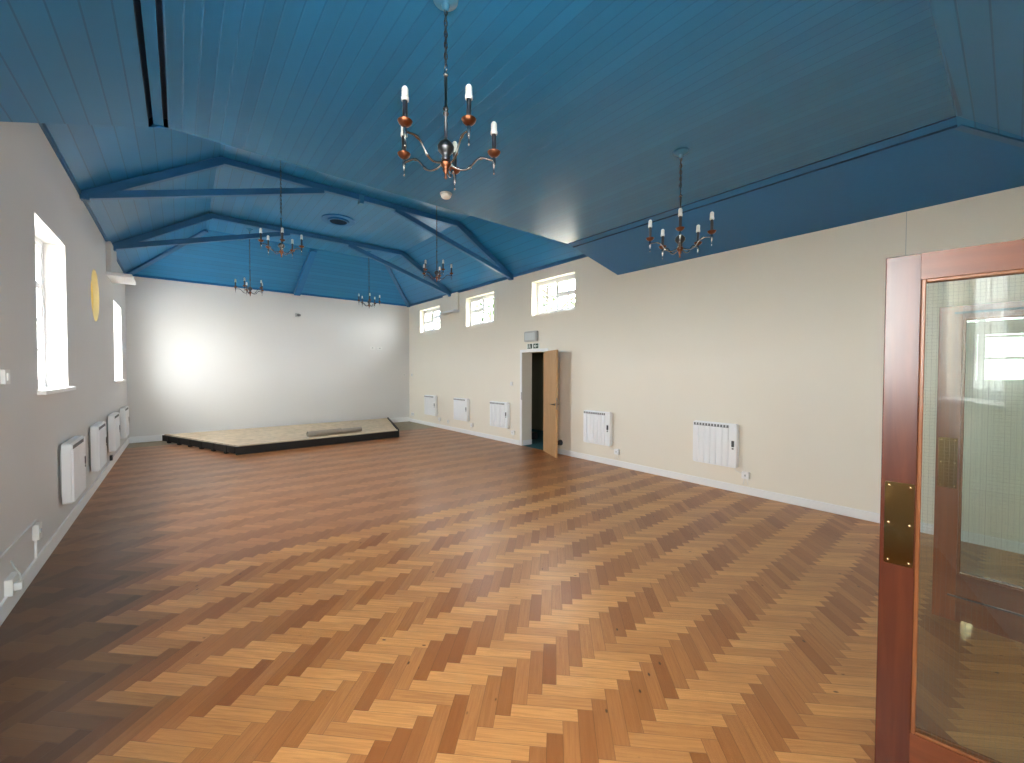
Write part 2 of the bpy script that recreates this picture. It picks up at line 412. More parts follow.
# ------------------------------------------------------------------ walls with openings
def wall(name, axis, c_in, c_out, s0, s1, z0, z1, rects, circles, mat, label):
    """axis 0: wall at x=const spanning y; axis 1: wall at y=const spanning x"""
    m = MB()
    def P(s, z, c): return (c, s, z) if axis == 0 else (s, c, z)
    sq = [(cs-r, cs+r, cz-r, cz+r) for cs, cz, r in circles]
    ss = sorted({s0, s1, *[q for r in rects+sq for q in r[:2]]}); zs = sorted({z0, z1, *[q for r in rects+sq for q in r[2:]]})
    for c in (c_in, c_out):
        for i in range(len(ss)-1):
            for j in range(len(zs)-1):
                cs, cz = (ss[i]+ss[i+1])/2, (zs[j]+zs[j+1])/2
                if any(r[0] < cs < r[1] and r[2] < cz < r[3] for r in rects+sq): continue
                m.face([P(ss[i], zs[j], c), P(ss[i+1], zs[j], c), P(ss[i+1], zs[j+1], c), P(ss[i], zs[j+1], c)])
        for cs, cz, r in circles:
            N = 48
            for i in range(N):
                q = []
                for t in (2*PI*i/N, 2*PI*(i+1)/N):
                    x, y = math.cos(t), math.sin(t); k = 1/max(abs(x), abs(y)); q.append((x, y, k))
                (x, y, k), (x2, y2, k2) = q
                m.face([P(cs+r*x, cz+r*y, c), P(cs+r*k*x, cz+r*k*y, c), P(cs+r*k2*x2, cz+r*k2*y2, c), P(cs+r*x2, cz+r*y2, c)])
    for a, b, zz0, zz1 in rects + [(s0, s1, z0, z1)]:
        for A, B in (((a, zz0), (b, zz0)), ((b, zz0), (b, zz1)), ((b, zz1), (a, zz1)), ((a, zz1), (a, zz0))):
            m.face([P(*A, c_in), P(*B, c_in), P(*B, c_out), P(*A, c_out)])
    for cs, cz, r in circles:
        N = 48
        for i in range(N):
            t, t2 = 2*PI*i/N, 2*PI*(i+1)/N
            A = (cs+r*math.cos(t), cz+r*math.sin(t)); B = (cs+r*math.cos(t2), cz+r*math.sin(t2))
            m.face([P(*A, c_in), P(*B, c_in), P(*B, c_out), P(*A, c_out)])
    import bmesh
    o = m.build(name, mat)
    bm = bmesh.new(); bm.from_mesh(o.data); bmesh.ops.remove_doubles(bm, verts=bm.verts, dist=1e-4); bmesh.ops.recalc_face_normals(bm, faces=bm.faces); bm.to_mesh(o.data); bm.free()
    struct(o, label, 'wall')
    return o
WL = [(-0.33, 0.92, 1.39, 2.81), (4.93, 6.05, 1.39, 2.81), (9.88, 11.10, 1.385, 2.79)]
OV = (7.91, 2.58, 0.35)
WR = [(10.06, 11.27, 2.73, 3.39), (7.555, 8.735, 2.695, 3.40), (5.085, 6.255, 2.705, 3.39)]
DOOR = (5.83, 6.55, 0.0, 1.965)
wall('wall_left', 0, XL, XL-.34, YN, D, 0, ZE+.02, WL, [OV], M['wall_grey'], 'pale grey long wall with tall windows and one round window')
wall('wall_right', 0, XR, XR+.27, YN, D, 0, ZE+.02, WR+[(DOOR[0], DOOR[1], -.0, DOOR[3])], [], M['wall_cream'], 'cream long wall with three high windows and the side door')
wall('wall_back', 1, D, D+.3, XL-.3, XR+.3, 0, ZE+.02, [], [], M['wall_white'], 'white end wall behind the low platform')
ADDED_WIN = (-0.72, 0.45, 1.35, 2.80)  # window added behind the viewpoint, out of view, for more daylight
LOB = (2.20, 3.745, 0.0, 2.02)
wall('wall_front', 1, YN, YN-.3, XL-.3, XR+.3, 0, ZE+.02, [ADDED_WIN, LOB], [], M['wall_cream'], 'cream wall with the doorway of the two glazed doors')

# lobby behind the double doors, corridor behind the side door
def shell(name, a, b, mat, label, skip):
    """inward box of walls; SKIP the faces named"""
    m = MB(); x0, y0, z0 = a; x1, y1, z1 = b
    F = {'x0': [(x0,y0,z0),(x0,y1,z0),(x0,y1,z1),(x0,y0,z1)], 'x1': [(x1,y0,z0),(x1,y0,z1),(x1,y1,z1),(x1,y1,z0)],
         'y0': [(x0,y0,z0),(x0,y0,z1),(x1,y0,z1),(x1,y0,z0)], 'y1': [(x0,y1,z0),(x1,y1,z0),(x1,y1,z1),(x0,y1,z1)],
         'z1': [(x0,y0,z1),(x0,y1,z1),(x1,y1,z1),(x1,y0,z1)], 'z0': [(x0,y0,z0),(x1,y0,z0),(x1,y1,z0),(x0,y1,z0)]}
    for k, q in F.items():
        if k not in skip: m.face(q)
    o = m.build(name, mat); struct(o, label, 'wall'); return o
shell('wall_corridor', (XR+.26, 4.6, 0), (7.5, 9.2, 2.35), M['dim_wall'], 'corridor walls beyond the side door, coloured dark for their shade', ('z0', 'x0'))
m = MB(); m.box((XR, DOOR[0], -.03), (7.6, 9.2, 0.001)); m.box((XR+.27, 4.6, -.03), (7.6, DOOR[0], .001))
struct(m.build('floor', M['teal']), 'teal carpet in the corridor beyond the side door', 'floor')
shell('wall_lobby', (1.6, -2.4, 0), (4.3, YN-.29, 2.5), M['wall_cream'], 'lobby walls behind the glazed doors', ('y1', 'z0'))
m = MB(); m.box((1.6, -2.4, -.05), (4.3, YN, -.002)); struct(m.build('floor', M['screed']), 'lobby floor behind the glazed doors', 'floor')

# ------------------------------------------------------------------ ceilings
def quad_uv(m, pts, udir, origin=(0, 0, 0)):
    u = Vector(udir); o = Vector(origin)
    n = (Vector(pts[1])-Vector(pts[0])).cross(Vector(pts[2])-Vector(pts[0])).normalized()
    w = n.cross(u)
    m.face(pts, [((Vector(p)-o).dot(u), (Vector(p)-o).dot(w)) for p in pts])
sl_n = (ZF-ZN)
# tray: flat
CH, GW, SW = 0.06, 0.027, 0.058     # joint recess depth, joint width, cover strip width
m = MB()
fx0, fx1 = BL, BR - .0
quad_uv(m, [(fx0, YF, ZF), (fx0, Y0, ZF), (fx1, Y0, ZF), (fx1, YF, ZF)], (1, 0, 0), (0.038, 0, 0))
# recessed joints and cover strips along both long edges
def joint(m, xa, za, xb, zb, y0, y1):
    """open joint between two points of the section"""
    a0, a1, b0, b1 = (xa, y0, za), (xa, y1, za), (xb, y0, zb), (xb, y1, zb)
    up = CH
    A0, A1, B0, B1 = [(p[0], p[1], p[2]+up) for p in (a0, a1, b0, b1)]
    for q in ([a0, a1, A1, A0], [b0, B0, B1, b1], [A0, A1, B1, B0], [a0, A0, B0, b0], [a1, b1, B1, A1]): quad_uv(m, q, (0, 0, 1))
L1, L2, L3 = BL-GW, BL-GW-SW, BL-2*GW-SW
R1, R2, R3 = BR+GW, BR+GW+.08, BR+2*GW+.08
zl = lambda x: ZN + (x-XL)/(BL-XL)*sl_n
zr = lambda x: ZF - (x-BR)/(XR-BR)*sl_n
jm = MB(); joint(jm, BL, ZF, L1, ZF, YF, Y0); joint(jm, L2, ZF-.004, L3, zl(L3), YF, Y0)
quad_uv(m, [(L2, YF, ZF-.004), (L2, Y0, ZF-.004), (L1, Y0, ZF), (L1, YF, ZF)], (1, 0, 0), (.5, 0, 0))
joint(jm, BR, ZF, R1, ZF, YF, Y0); joint(jm, R2, zr(R2), R3, zr(R3), YF, Y0)
tray = m.build('ceiling', M['blue_near']); struct(tray, 'blue boarded flat ceiling over the near half of the hall', 'ceiling')
jm.build('joint', flat('joint_shadow_gap', (0.008, 0.045, 0.115), .7), tray)
m = MB()
quad_uv(m, [(R1, YF, ZF), (R1, Y0, ZF), (R2, Y0, zr(R2)), (R2, YF, zr(R2))], (0, 1, 0))
c = 1.0
# left slope (boards along y), right slope, near slope
hipL, hipR = (XL, YN, ZN), (XR, YN, ZN)
quad_uv(m, [(R3, YF, zr(R3)), (R3, Y0, zr(R3)), (XR, Y0, ZN), hipR], (1, 0, 0))
m.build('slope', M['blue'], tray)
m = MB()
quad_uv(m, [hipL, (XL, Y0, ZN), (L3, Y0, zl(L3)), (L3, YF, zl(L3))], (1, 0, 0))
m.build('slope', board_mat('blue_boards_left', BLUE, 0.118, line=.45), tray)
m = MB()
quad_uv(m, [hipL, (L3, YF, zl(L3)), (BL, YF, ZF), (BR, YF, ZF), (R3, YF, zr(R3)), hipR], (0, 1, 0))
m.build('slope', board_mat('blue_boards_near', BLUE, 0.11, line=.45), tray)
m = MB()
for q in ([(XL, Y0, ZN), (XL, Y0, ZE+.02), (KL, Y0, ZC), (BL, Y0, ZF)], [(BL, Y0, ZF), (KL, Y0, ZC), (KR, Y0, ZC), (BR, Y0, ZF)], [(BR, Y0, ZF), (KR, Y0, ZC), (XR, Y0, ZE+.02), (XR, Y0, ZN)]):
    m.face(q)
m.face([(XL, Y0, ZF+.02), (BL, Y0, ZF+.1), (BR, Y0, ZF+.1), (XR, Y0, ZF+.02)])
m.face([(XL-.3, YN-.3, ZE+.02), (XR+.3, YN-.3, ZE+.02), (XR+.3, Y0, ZE+.02), (XL-.3, Y0, ZE+.02)])
m.build('gable', M['blue'], tray)
# trussed roof
m = MB()
quad_uv(m, [(XL, Y0, ZE), (XL, D, ZE), (KL, YH, ZC), (KL, Y0, ZC)], (1, 0, 0), (XL, 0, 0))
quad_uv(m, [(KL, Y0, ZC), (KL, YH, ZC), (KR, YH, ZC), (KR, Y0, ZC)], (1, 0, 0), (KL+.04, 0, 0))
quad_uv(m, [(KR, Y0, ZC), (KR, YH, ZC), (XR, D, ZE), (XR, Y0, ZE)], (1, 0, 0), (XR, 0, 0))
roof = m.build('ceiling', M['blue_far']); struct(roof, 'blue boarded trussed roof over the far half of the hall', 'ceiling')
m = MB()
quad_uv(m, [(KL, YH, ZC), (XL, D, ZE), (XR, D, ZE), (KR, YH, ZC)], (0, 1, 0))
m.build('hip_end', M['blue_hip'], roof)

# ------------------------------------------------------------------ timber strips of the roof
def trim(n, mb, mat, label, cat='trim', bevel=0):
    o = mb.build('trim_%d' % n, mat, bevel=bevel); struct(o, label, cat); return o
m = MB(); m.box((XL, Y0, ZE-.035), (XL+.022, D, ZE+.02)); trim(1, m, M['blue_beam'], 'dark blue strip along the top of the pale grey left wall', 'strip')
m = MB(); m.box((XR-.035, Y0, ZE-.035), (XR, D, ZE+.02)); trim(2, m, M['blue_beam'], 'dark blue strip along the top of the cream right wall', 'strip')
m = MB(); m.box((XL+.035, D-.03, ZE-.03), (XR-.035, D, ZE+.02)); trim(3, m, M['blue'], 'blue strip along the top of the white end wall', 'strip')
m = MB(); m.beam((XL+.02, D-.02, ZE-.01), (KL, YH, ZC-.015), .10, .09); trim(4, m, M['blue_beam'], 'blue hip cover strip rising from the far left corner', 'strip')
m = MB(); m.beam((XR-.02, D-.02, ZE-.01), (KR, YH, ZC-.015), .10, .09); trim(5, m, M['blue_beam'], 'blue hip cover strip rising from the far right corner', 'strip')
m = MB(); m.beam((2.42, D-.04, ZE-.02), (2.50, YH+.05, ZC-.02), .15, .12); trim(6, m, M['blue'], 'blue cover strip down the middle of the far end slope', 'strip')
m = MB(); m.beam((XR-.01, YN+.01, ZN-.005), (R3, YF, ZF-.02), .05, .03); trim(7, m, M['blue_beam'], 'dark blue strip on the ceiling hip above the glazed doors', 'strip')
m = MB(); m.box((BL-.03, YF-.05, ZF-.012), (BR, YF-.01, ZF+.0)); trim(8, m, M['blue_beam'], 'dark blue strip across the near edge of the flat ceiling', 'strip')

def truss(y, label):
    t = empty('roof_truss', (2.36, y, ZE)); tag(t, label, 'truss', 'blue timber roof trusses')
    o = Vector((2.36, y, ZE))
    def part(n, p, q, w, h):
        m = MB(); m.beam(Vector(p)-o, Vector(q)-o, w, h); return m.build(n, M['blue_beam'], t, bevel=.006)
    w = .085
    part('rafter', (XL+.012, y, ZE-.05), (KL+.03, y, ZC-.06), w, .10)
    part('rafter', (XR-.012, y, ZE-.05), (KR-.03, y, ZC-.06), w, .10)
    part('top_chord', (KL, y, ZC-.05), (KR, y, ZC-.05), w, .09)
    part('brace', (XL+.03, y, ZE-.035), (1.78, y, ZC-.09), w*.9, .085)
    part('brace', (XR-.03, y, ZE-.035), (2.95, y, ZC-.09), w*.9, .085)
    for x in (XL+.05, XR-.05):
        m = MB(); m.box((x-.04-o.x, -.048, -.085), (x+.04-o.x, .048, .0)); m.build('bearing_block', M['blue_beam'], t, bevel=.006)
    return t
t1 = truss(6.88, 'nearer blue timber roof truss with a strap on its chord')
m = MB(); m.box((-.035, -.055, ZC-ZE-.15), (.035, .055, ZC-ZE-.0)); m.build('strap', M['blue_rose'], t1, bevel=.005)
truss(9.42, 'farther blue timber roof truss in front of the end slope')
# masonry corbels under the far truss
def corbel(n, sg, x, out, low, mat, label):
    m = MB(); y0, y1 = 9.05, 9.80
    xs = sorted((x, x+.06*sg)); m.box((xs[0], y0, 3.10), (xs[1], y1, ZE-.02))
    o = trim(n, m, mat, label, 'corbel', bevel=.004)
    m = MB(); xs = sorted((x, x+out*sg)); m.box((xs[0], y0-.01, low), (xs[1], y1+.01, low+.05)); m.build('lit_plate', M['white'], o, bevel=.004)  # underside plate painted white to look lit by the windows
corbel(9, 1, XL, .30, 3.07, M['wall_grey'], 'pale plaster corbel under the far truss on the left wall')
corbel(10, -1, XR, .18, 3.10, M['wall_cream'], 'cream plaster corbel under the far truss on the right wall')
# skirtings
def skirt(name, a, b, label):
    m = MB(); m.box(a, b); o = m.build(name, M['white'], bevel=.006); struct(o, label, 'skirting board')
skirt('baseboard_left', (XL, YN, 0), (XL+.018, D, .12), 'white skirting board along the pale grey left wall')
skirt('baseboard_right', (XR-.018, DOOR[1]+.075, 0), (XR, D, .10), 'white skirting board beyond the side door on the cream wall')
skirt('baseboard_right', (XR-.018, YN, 0), (XR, DOOR[0]-.075, .10), 'white skirting board from the side door to the glazed doors')
skirt('baseboard_back', (XL+.018, D-.018, 0), (XR-.018, D, .14), 'white skirting board along the end wall behind the platform')
skirt('baseboard_corridor', (XR+.02, DOOR[1]-.012, 0), (XR+.27, DOOR[1], .11), 'short white skirting in the side door opening')
# side door architrave
m = MB()
m.box((XR-.014, DOOR[1], 0), (XR, DOOR[1]+.06, DOOR[3]+.06)); m.box((XR-.014, DOOR[0]-.06, 0), (XR, DOOR[0], DOOR[3]+.06)); m.box((XR-.014, DOOR[0], DOOR[3]), (XR, DOOR[1], DOOR[3]+.06))
ar = trim(11, m, M['white'], 'white architrave round the side door opening', 'architrave')
m = MB(); m.box((XR-.016, DOOR[1]+.001, .97), (XR-.0135, DOOR[1]+.022, 1.13)); m.build('strike_plate', M['steel'], ar)
m = MB(); m.box((XR-.003, .704, 0.11), (XR, .708, ZN)); trim(12, m, M['grey_plastic'], 'thin vertical joint line on the cream wall above the glazed doors', 'joint')

# ------------------------------------------------------------------ windows
def win_obj(n, label, loc):
    w = empty('window_%d' % n, loc); struct(w, label, 'window'); return w
def bars(m, fr, ax, lo, hi):
    """FR = list of (s0,s1,z0,z1) rectangles of a frame, extruded lo..hi"""
    for a, b, c, d in fr:
        if ax == 0: m.box((lo, a, c), (hi, b, d))
        else: m.box((a, lo, c), (b, hi, d))
def casement(n, ax, rect, lo, hi, label, layout, sill=None, pane='glass'):
    """frame in RECT; layout = list of (s0,s1,z0,z1 fractions, cols, rows)"""
    s0, s1, z0, z1 = rect; W, Hh = s1-s0, z1-z0
    root = win_obj(n, label, (lo, s0, z0) if ax == 0 else (s0, lo, z0))
    off = Vector((lo, s0, z0)) if ax == 0 else Vector((s0, lo, z0))
    def sub(m): m.v = [tuple(Vector(p)-off) for p in m.v]; return m
    t = .045; m = MB()
    bars(m, [(s0, s1, z0, z0+t), (s0, s1, z1-t, z1), (s0, s0+t, z0+t, z1-t), (s1-t, s1, z0+t, z1-t)], ax, lo, hi)
    sub(m).build('frame', M['upvc'], root)
    for (a, b, c, d, nc, nr, heavy) in layout:
        a, b, c, d = s0+t+a*(W-2*t), s0+t+b*(W-2*t), z0+t+c*(Hh-2*t), z0+t+d*(Hh-2*t)
        q = .05 if heavy else .032; m = MB(); l2, h2 = lo+.006*(1 if hi > lo else -1), hi
        if heavy: l2 = lo - .012*(1 if hi > lo else -1)
        bars(m, [(a, b, c, c+q), (a, b, d-q, d), (a, a+q, c+q, d-q), (b-q, b, c+q, d-q)], ax, l2, h2)
        sash = sub(m).build('sash', M['upvc'], root)
        mid = (lo+hi)/2
        m = MB(); bars(m, [(a+q, b-q, c+q, d-q)], ax, mid-.004, mid+.004)
        sub(m).build('pane', M[pane], sash)
        m = MB(); g = .014
        for i in range(1, nc): s = a+q+(b-a-2*q)*i/nc; bars(m, [(s-g, s+g, c+q, d-q)], ax, mid-.012, mid+.012)
        for j in range(1, nr): z = c+q+(d-c-2*q)*j/nr; bars(m, [(a+q, b-q, z-g, z+g)], ax, mid-.012, mid+.012)
        if m.v: sub(m).build('glazing_bars', M['upvc'], sash)
    if sill:
        m = MB(); bars(m, [(s0-sill[1], s1+sill[1], z0-.03, z0+.004)], ax, *sill[0]); sub(m).build('sill', M['white'], root, bevel=.004)
    return root
LAY = [(0, .5, 0, .70, 1, 3, 0), (.5, 1, 0, .70, 1, 3, 0), (0, .5, .70, 1, 1, 1, 0), (.5, 1, .70, 1, 1, 1, 0)]
for n, r, lab in ((1, WL[0], 'white casement window in the left wall beside the glazed doors'),
                  (2, WL[1], 'tall white window with deep reveal nearest in the left wall'),
                  (3, WL[2], 'tall white window at the far end of the left wall')):
    casement(n, 0, r, XL-.15, XL-.22, lab, LAY, sill=((XL-.16, XL+.05), .05), pane='obscure' if n == 3 else 'glass')
casement(4, 0, WR[2], XR+.13, XR+.20, 'high white window nearest the side door', [(0, .5, 0, .5, 2, 1, 0), (0, .5, .5, 1, 2, 1, 1), (.5, 1, 0, 1, 2, 2, 0)])
casement(5, 0, WR[1], XR+.13, XR+.20, 'middle one of the three high white windows', [(0, .5, 0, 1, 2, 2, 0), (.5, 1, 0, .52, 2, 1, 0), (.5, 1, .52, 1, 2, 1, 1)])
casement(6, 0, WR[0], XR+.13, XR+.20, 'high white window nearest the end wall', [(0, .5, 0, .6, 2, 1, 0), (0, .5, .6, 1, 2, 1, 1), (.5, 1, 0, .42, 2, 1, 0), (.5, 1, .42, 1, 2, 1, 1)])
casement(7, 1, ADDED_WIN, YN-.13, YN-.20, 'added unseen window in the wall behind the viewpoint, for daylight', [(0, .33, 0, 1, 2, 4, 0), (.33, .67, 0, 1, 2, 4, 0), (.67, 1, 0, 1, 2, 4, 0)], sill=((YN-.14, YN+.04), .04))
# round window
root = win_obj(8, 'round window with yellow glass high in the left wall', (XL-.08, OV[0], OV[1]))
def ring(m, r0, r1, x0, x1, N=48):
    for i in range(N):
        t, t2 = 2*PI*i/N, 2*PI*(i+1)/N
        q = [(r, math.cos(w), math.sin(w)) for w in (t, t2) for r in (r0, r1)]
        p = lambda x, r, w: (x, r*math.cos(w), r*math.sin(w))
        m.hexa([p(x0, r0, t), p(x0, r1, t), p(x0, r1, t2), p(x0, r0, t2), p(x1, r0, t), p(x1, r1, t), p(x1, r1, t2), p(x1, r0, t2)])
m = MB(); ring(m, OV[2]-.02, OV[2], -.02, .02); m.build('frame', flat('yellowed_frame', (.7, .62, .35), .4), root)
m = MB(); m.lathe([(0.001, -.004), (OV[2]-.018, -.004), (OV[2]-.018, .004), (0.001, .004)], k=48, axis='X'); m.build('pane', M['amber'], root)

# ------------------------------------------------------------------ side door
hx, hy = XR-.012, DOOR[0]+.005
ang = math.atan2(5.205-hy, 5.287-hx)
d1 = empty('door_1', (hx, hy, .008), ang); struct(d1, 'light oak flush door standing open at the side doorway', 'door')
m = MB(); m.box((0, -.04, 0), (.735, 0, 1.950)); m.build('leaf', M['oak'], d1, bevel=.002)
for z in (.2, .98, 1.72):
    m = MB(); m.lathe([(.007, -.05), (.007, .05)], (0.0, .006, z), 8); m.build('hinge', M['steel'], d1)
for sgn, y in ((1, 0.0), (-1, -.04)):
    m = MB(); m.lathe([(.026, 0), (.026, .008*sgn)], (.672, y, .96), 16, 'Y')
    m.tube([(.672, y+.006*sgn, .96), (.672, y+.045*sgn, .96), (.657, y+.05*sgn, .96), (.575, y+.05*sgn, .96)], .0085, 8)
    m.build('handle', M['steel'], d1, smooth=True, auto=40)
m = MB(); m.box((.7352, -.032, .87), (.7375, -.008, 1.08)); m.build('latch_plate', M['steel'], d1)
# stop on wall
m = MB(); m.lathe([(.055, 0), (.055, -.02), (.04, -.05), (.045, -.075), (.02, -.08)], (XR, 5.42, .22), 16, 'X')
tag(m.build('door_stop', M['dark_plastic'], smooth=True, auto=40), 'round black buffer low on the wall behind the open oak door', 'door stop')
m = MB(); m.rbox((5.98, 6.95, 0.002), (6.45, 7.35, .16), .06, 4)
tag(m.build('storage_bag', M['dark_plastic'], bevel=.03), 'low black bag on the teal carpet beyond the side door', 'bag')

# ------------------------------------------------------------------ glazed doors
def push_plate(parent, y0, y1, z0, z1, x, sgn):
    m = MB(); m.rbox((x, y0, z0), (x+.002*sgn, y1, z1), .004, 2, 0) if sgn > 0 else m.rbox((x-.002, y0, z0), (x, y1, z1), .004, 2, 0)
    p = m.build('push_plate', M['brass'], parent)
    for zz in (z0+.014, (z0+z1)/2, z1-.014):
        for yy in (y0+.012, y1-.012):
            m = MB(); m.lathe([(.0045, 0), (.004, .0015*sgn), (.0005, .0025*sgn)], (x+.002*sgn, yy, zz), 10, 'X')
            m.build('screw', M['brass_bright'], p, smooth=True)
def glazed(n, xface, sgn, yfree, ztop, zbot, st, toprail, botrail, label, swing=0.0, up='mahogany'):
    """leaf hinged at the front wall, standing along y; face towards -x at XFACE, thickness .042"""
    yh = YN+.012; o = Vector((xface, yh, 0)); T = .042
    a = math.radians(swing); y1 = (yfree-yh)/math.cos(a); o.x += y1*math.sin(a)
    root = empty('door_%d' % n, o, a); struct(root, label, 'door')
    y0 = 0
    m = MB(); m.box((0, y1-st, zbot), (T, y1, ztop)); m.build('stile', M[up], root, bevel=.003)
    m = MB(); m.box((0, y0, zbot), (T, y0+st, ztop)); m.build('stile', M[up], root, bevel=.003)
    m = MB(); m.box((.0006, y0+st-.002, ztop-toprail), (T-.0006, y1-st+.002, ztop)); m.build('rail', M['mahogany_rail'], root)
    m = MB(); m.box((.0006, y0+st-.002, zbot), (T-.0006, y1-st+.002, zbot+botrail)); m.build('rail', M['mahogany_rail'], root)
    gy0, gy1, gz0, gz1 = y0+st, y1-st, zbot+botrail, ztop-toprail
    m = MB(); b = .013
    for x0, x1 in ((.003, .014), (T-.014, T-.003)):
        m.box((x0, gy0, gz0), (x1, gy0+b, gz1)); m.box((x0, gy1-b, gz0), (x1, gy1, gz1)); m.box((x0, gy0+b, gz0), (x1, gy1-b, gz0+b)); m.box((x0, gy0+b, gz1-b), (x1, gy1-b, gz1))
    m.build('bead', M['bead'], root, bevel=.003)
    m = MB(); m.box((T/2-.0035, gy0+.001, gz0+.001), (T/2+.0035, gy1-.001, gz1-.001)); m.build('pane', M['wired'], root)
    for z in (.25, 1.0, 1.75):
        m = MB(); m.lathe([(.008, -.05), (.008, .05)], (T if sgn > 0 else 0, -.004, z), 10); m.build('hinge', M['brass'], root)
    return root, y1
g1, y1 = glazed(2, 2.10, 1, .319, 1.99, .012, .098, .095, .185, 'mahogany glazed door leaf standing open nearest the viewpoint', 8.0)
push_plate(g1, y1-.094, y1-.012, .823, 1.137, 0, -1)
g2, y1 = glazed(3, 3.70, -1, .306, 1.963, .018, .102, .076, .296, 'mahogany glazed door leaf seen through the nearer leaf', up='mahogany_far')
push_plate(g2, y1-.094, y1-.012, .840, 1.152, 0, -1)
m = MB(); m.box((-.007, .1, 1.914), (-.0005, y1-.066, 1.926)); m.build('draught_strip', M['dark_plastic'], g2)
m = MB(); m.box((-.007, .1, .17), (-.0005, y1-.066, .180)); m.build('draught_strip', M['bronze'], g2)
m = MB(); m.rbox((-.022, y1-.175, .004), (-.0005, y1-.125, .042), .006, 3, 0); m.build('bolt_end', M['brass_bright'], g2)

# ------------------------------------------------------------------ electric heaters
def heater_mesh(W, H=.565, T=.10):
    """origin at the wall, bottom, centre; front towards -x; control end towards -y"""
    root = empty('panel_heater', (0, 0, 0))
    w = W/2
    m = MB(); m.rbox((-T+.018, -w, 0), (-.022, w, H), .028, 4, 0); m.build('body', M['heater'], root, smooth=True, auto=35)
    m = MB(); n = 6; a0, a1 = -w+.095, w-.012
    for i in range(n):
        u0, u1 = a0+(a1-a0)*i/n, a0+(a1-a0)*(i+1)/n; g = .010
        P = [(-T+.018, u0+g), (-T+.004, u0+g), (-T, u0+g+.006), (-T, u1-g-.006), (-T+.004, u1-g), (-T+.018, u1-g)]
        m.prism([(x, y, .014) for x, y in P], [(x, y, H-.062) for x, y in P])
    m.build('front_panel', M['heater'], root)
    m = MB(); m.box((-T+.006, a0, H-.058), (-T+.020, a1, H-.014)); gr = m.build('air_grille', M['heater'], root, bevel=.003)
    m = MB(); P = [(a0+.006, H-.054), (a1-.006, H-.054)]      # one comb shaped opening
    for i in range(n*2-1, -1, -1):
        u = a0+(a1-a0)*(i+.5)/(n*2); P += [(u+.013, H-.050), (u+.013, H-.020), (u-.013, H-.020), (u-.013, H-.050)]
    m.prism([(-T+.0035, a, b) for a, b in P], [(-T+.0062, a, b) for a, b in P])
    m.build('grille_slot', M['heater_grey'], gr)
    m = MB(); m.rbox((-T+.004, -w+.004, .008), (-T+.022, a0-.006, H-.008), .022, 4, 0); ct = m.build('control_end', M['heater'], root, smooth=True, auto=35)
    m = MB(); m.rbox((-T-.001, -w+.03, .27), (-T+.0045, -w+.062, .35), .006, 3, 0); m.build('thermostat_display', M['dark_plastic'], ct)
    m = MB(); m.rbox((-T-.0005, -w+.034, .238), (-T+.0045, -w+.058, .26), .005, 3, 0); m.build('button', M['heater_grey'], ct)
    m = MB(); m.box((-.0225, -w+.10, .06), (.001, -w+.14, H-.08)); m.build('wall_bracket', M['grey_plastic'], root)
    m = MB(); m.box((-.0225, w-.14, .06), (.001, w-.10, H-.08)); m.build('wall_bracket', M['grey_plastic'], root)
    m = MB(); m.tube([(-.05, -w+.05, .004), (-.05, -w+.02, -.035), (-.03, -w-.02, -.055), (-.014, -w-.05, -.06)], .004, 6); m.build('power_lead', M['plastic'], root, smooth=True)
    return root
hs, hl = heater_mesh(.58), heater_mesh(.66)
RG, LG = 'white panel heaters along the cream wall', 'white panel heaters along the grey wall'
first = {id(hs): True, id(hl): True}
def put_heater(src, loc, rz, label, grp):
    h = src if first[id(src)] else copy_tree(src)
    first[id(src)] = False
    h.location = loc; h.rotation_euler = (0, 0, rz); tag(h, label, 'heater', grp)
put_heater(hs, (XR, 2.515, .325), 0, 'white fluted panel heater nearest the glazed doors on the cream wall', RG)
put_heater(hs, (XR, 4.50, .325), 0, 'white fluted panel heater on the cream wall just right of the open oak door', RG)
put_heater(hl, (XR, 7.27, .325), 0, 'white fluted panel heater on the cream wall just left of the side doorway', RG)
put_heater(hl, (XR, 8.87, .325), 0, 'middle one of the three white panel heaters beyond the side doorway', RG)
put_heater(hl, (XR, 10.50, .325), 0, 'white panel heater on the cream wall closest to the end wall', RG)
for y, lab in ((5.53, 'white panel heater nearest the camera on the grey left wall'), (7.12, 'second white panel heater along the grey left wall'),
               (8.71, 'third white panel heater along the grey left wall'), (10.30, 'white panel heater on the grey left wall closest to the end wall')):
    put_heater(hl, (XL, y+.33, .31), PI, lab, LG)

# ------------------------------------------------------------------ sockets, spurs, conduit
def spur(side, y, z, label, leads=2):
    s = 1 if side > 0 else -1; x = XR if side > 0 else XL
    o = empty('fused_spur', (x, y, z)); tag(o, label, 'wall socket', 'white fused spurs beside the heaters')
    sg = -1 if side > 0 else 1
    a = sorted((0, .034*sg)); m = MB(); m.rbox((a[0], -.045, -.045), (a[1], .045, .045), .008, 3, 0); m.build('box', M['plastic'], o)
    a = sorted((.0338*sg, .04*sg)); m = MB(); m.rbox((a[0], -.043, -.043), (a[1], .043, .043), .006, 3, 0); p = m.build('face_plate', M['white'], o)
    a = sorted((.0395*sg, .044*sg)); m = MB(); m.box((a[0], -.008, -.012), (a[1], .008, .012)); m.build('switch', M['grey_plastic'], p)
    for i in range(leads):
        yy = -.02+.035*i
        m = MB(); m.tube([(.018*sg, yy, -.044), (.02*sg, yy+.004, -.07), (.022*sg, yy+.012*(1 if i else -1), -.12)], .004, 6); m.build('power_lead', M['plastic'], o, smooth=True)
    return o
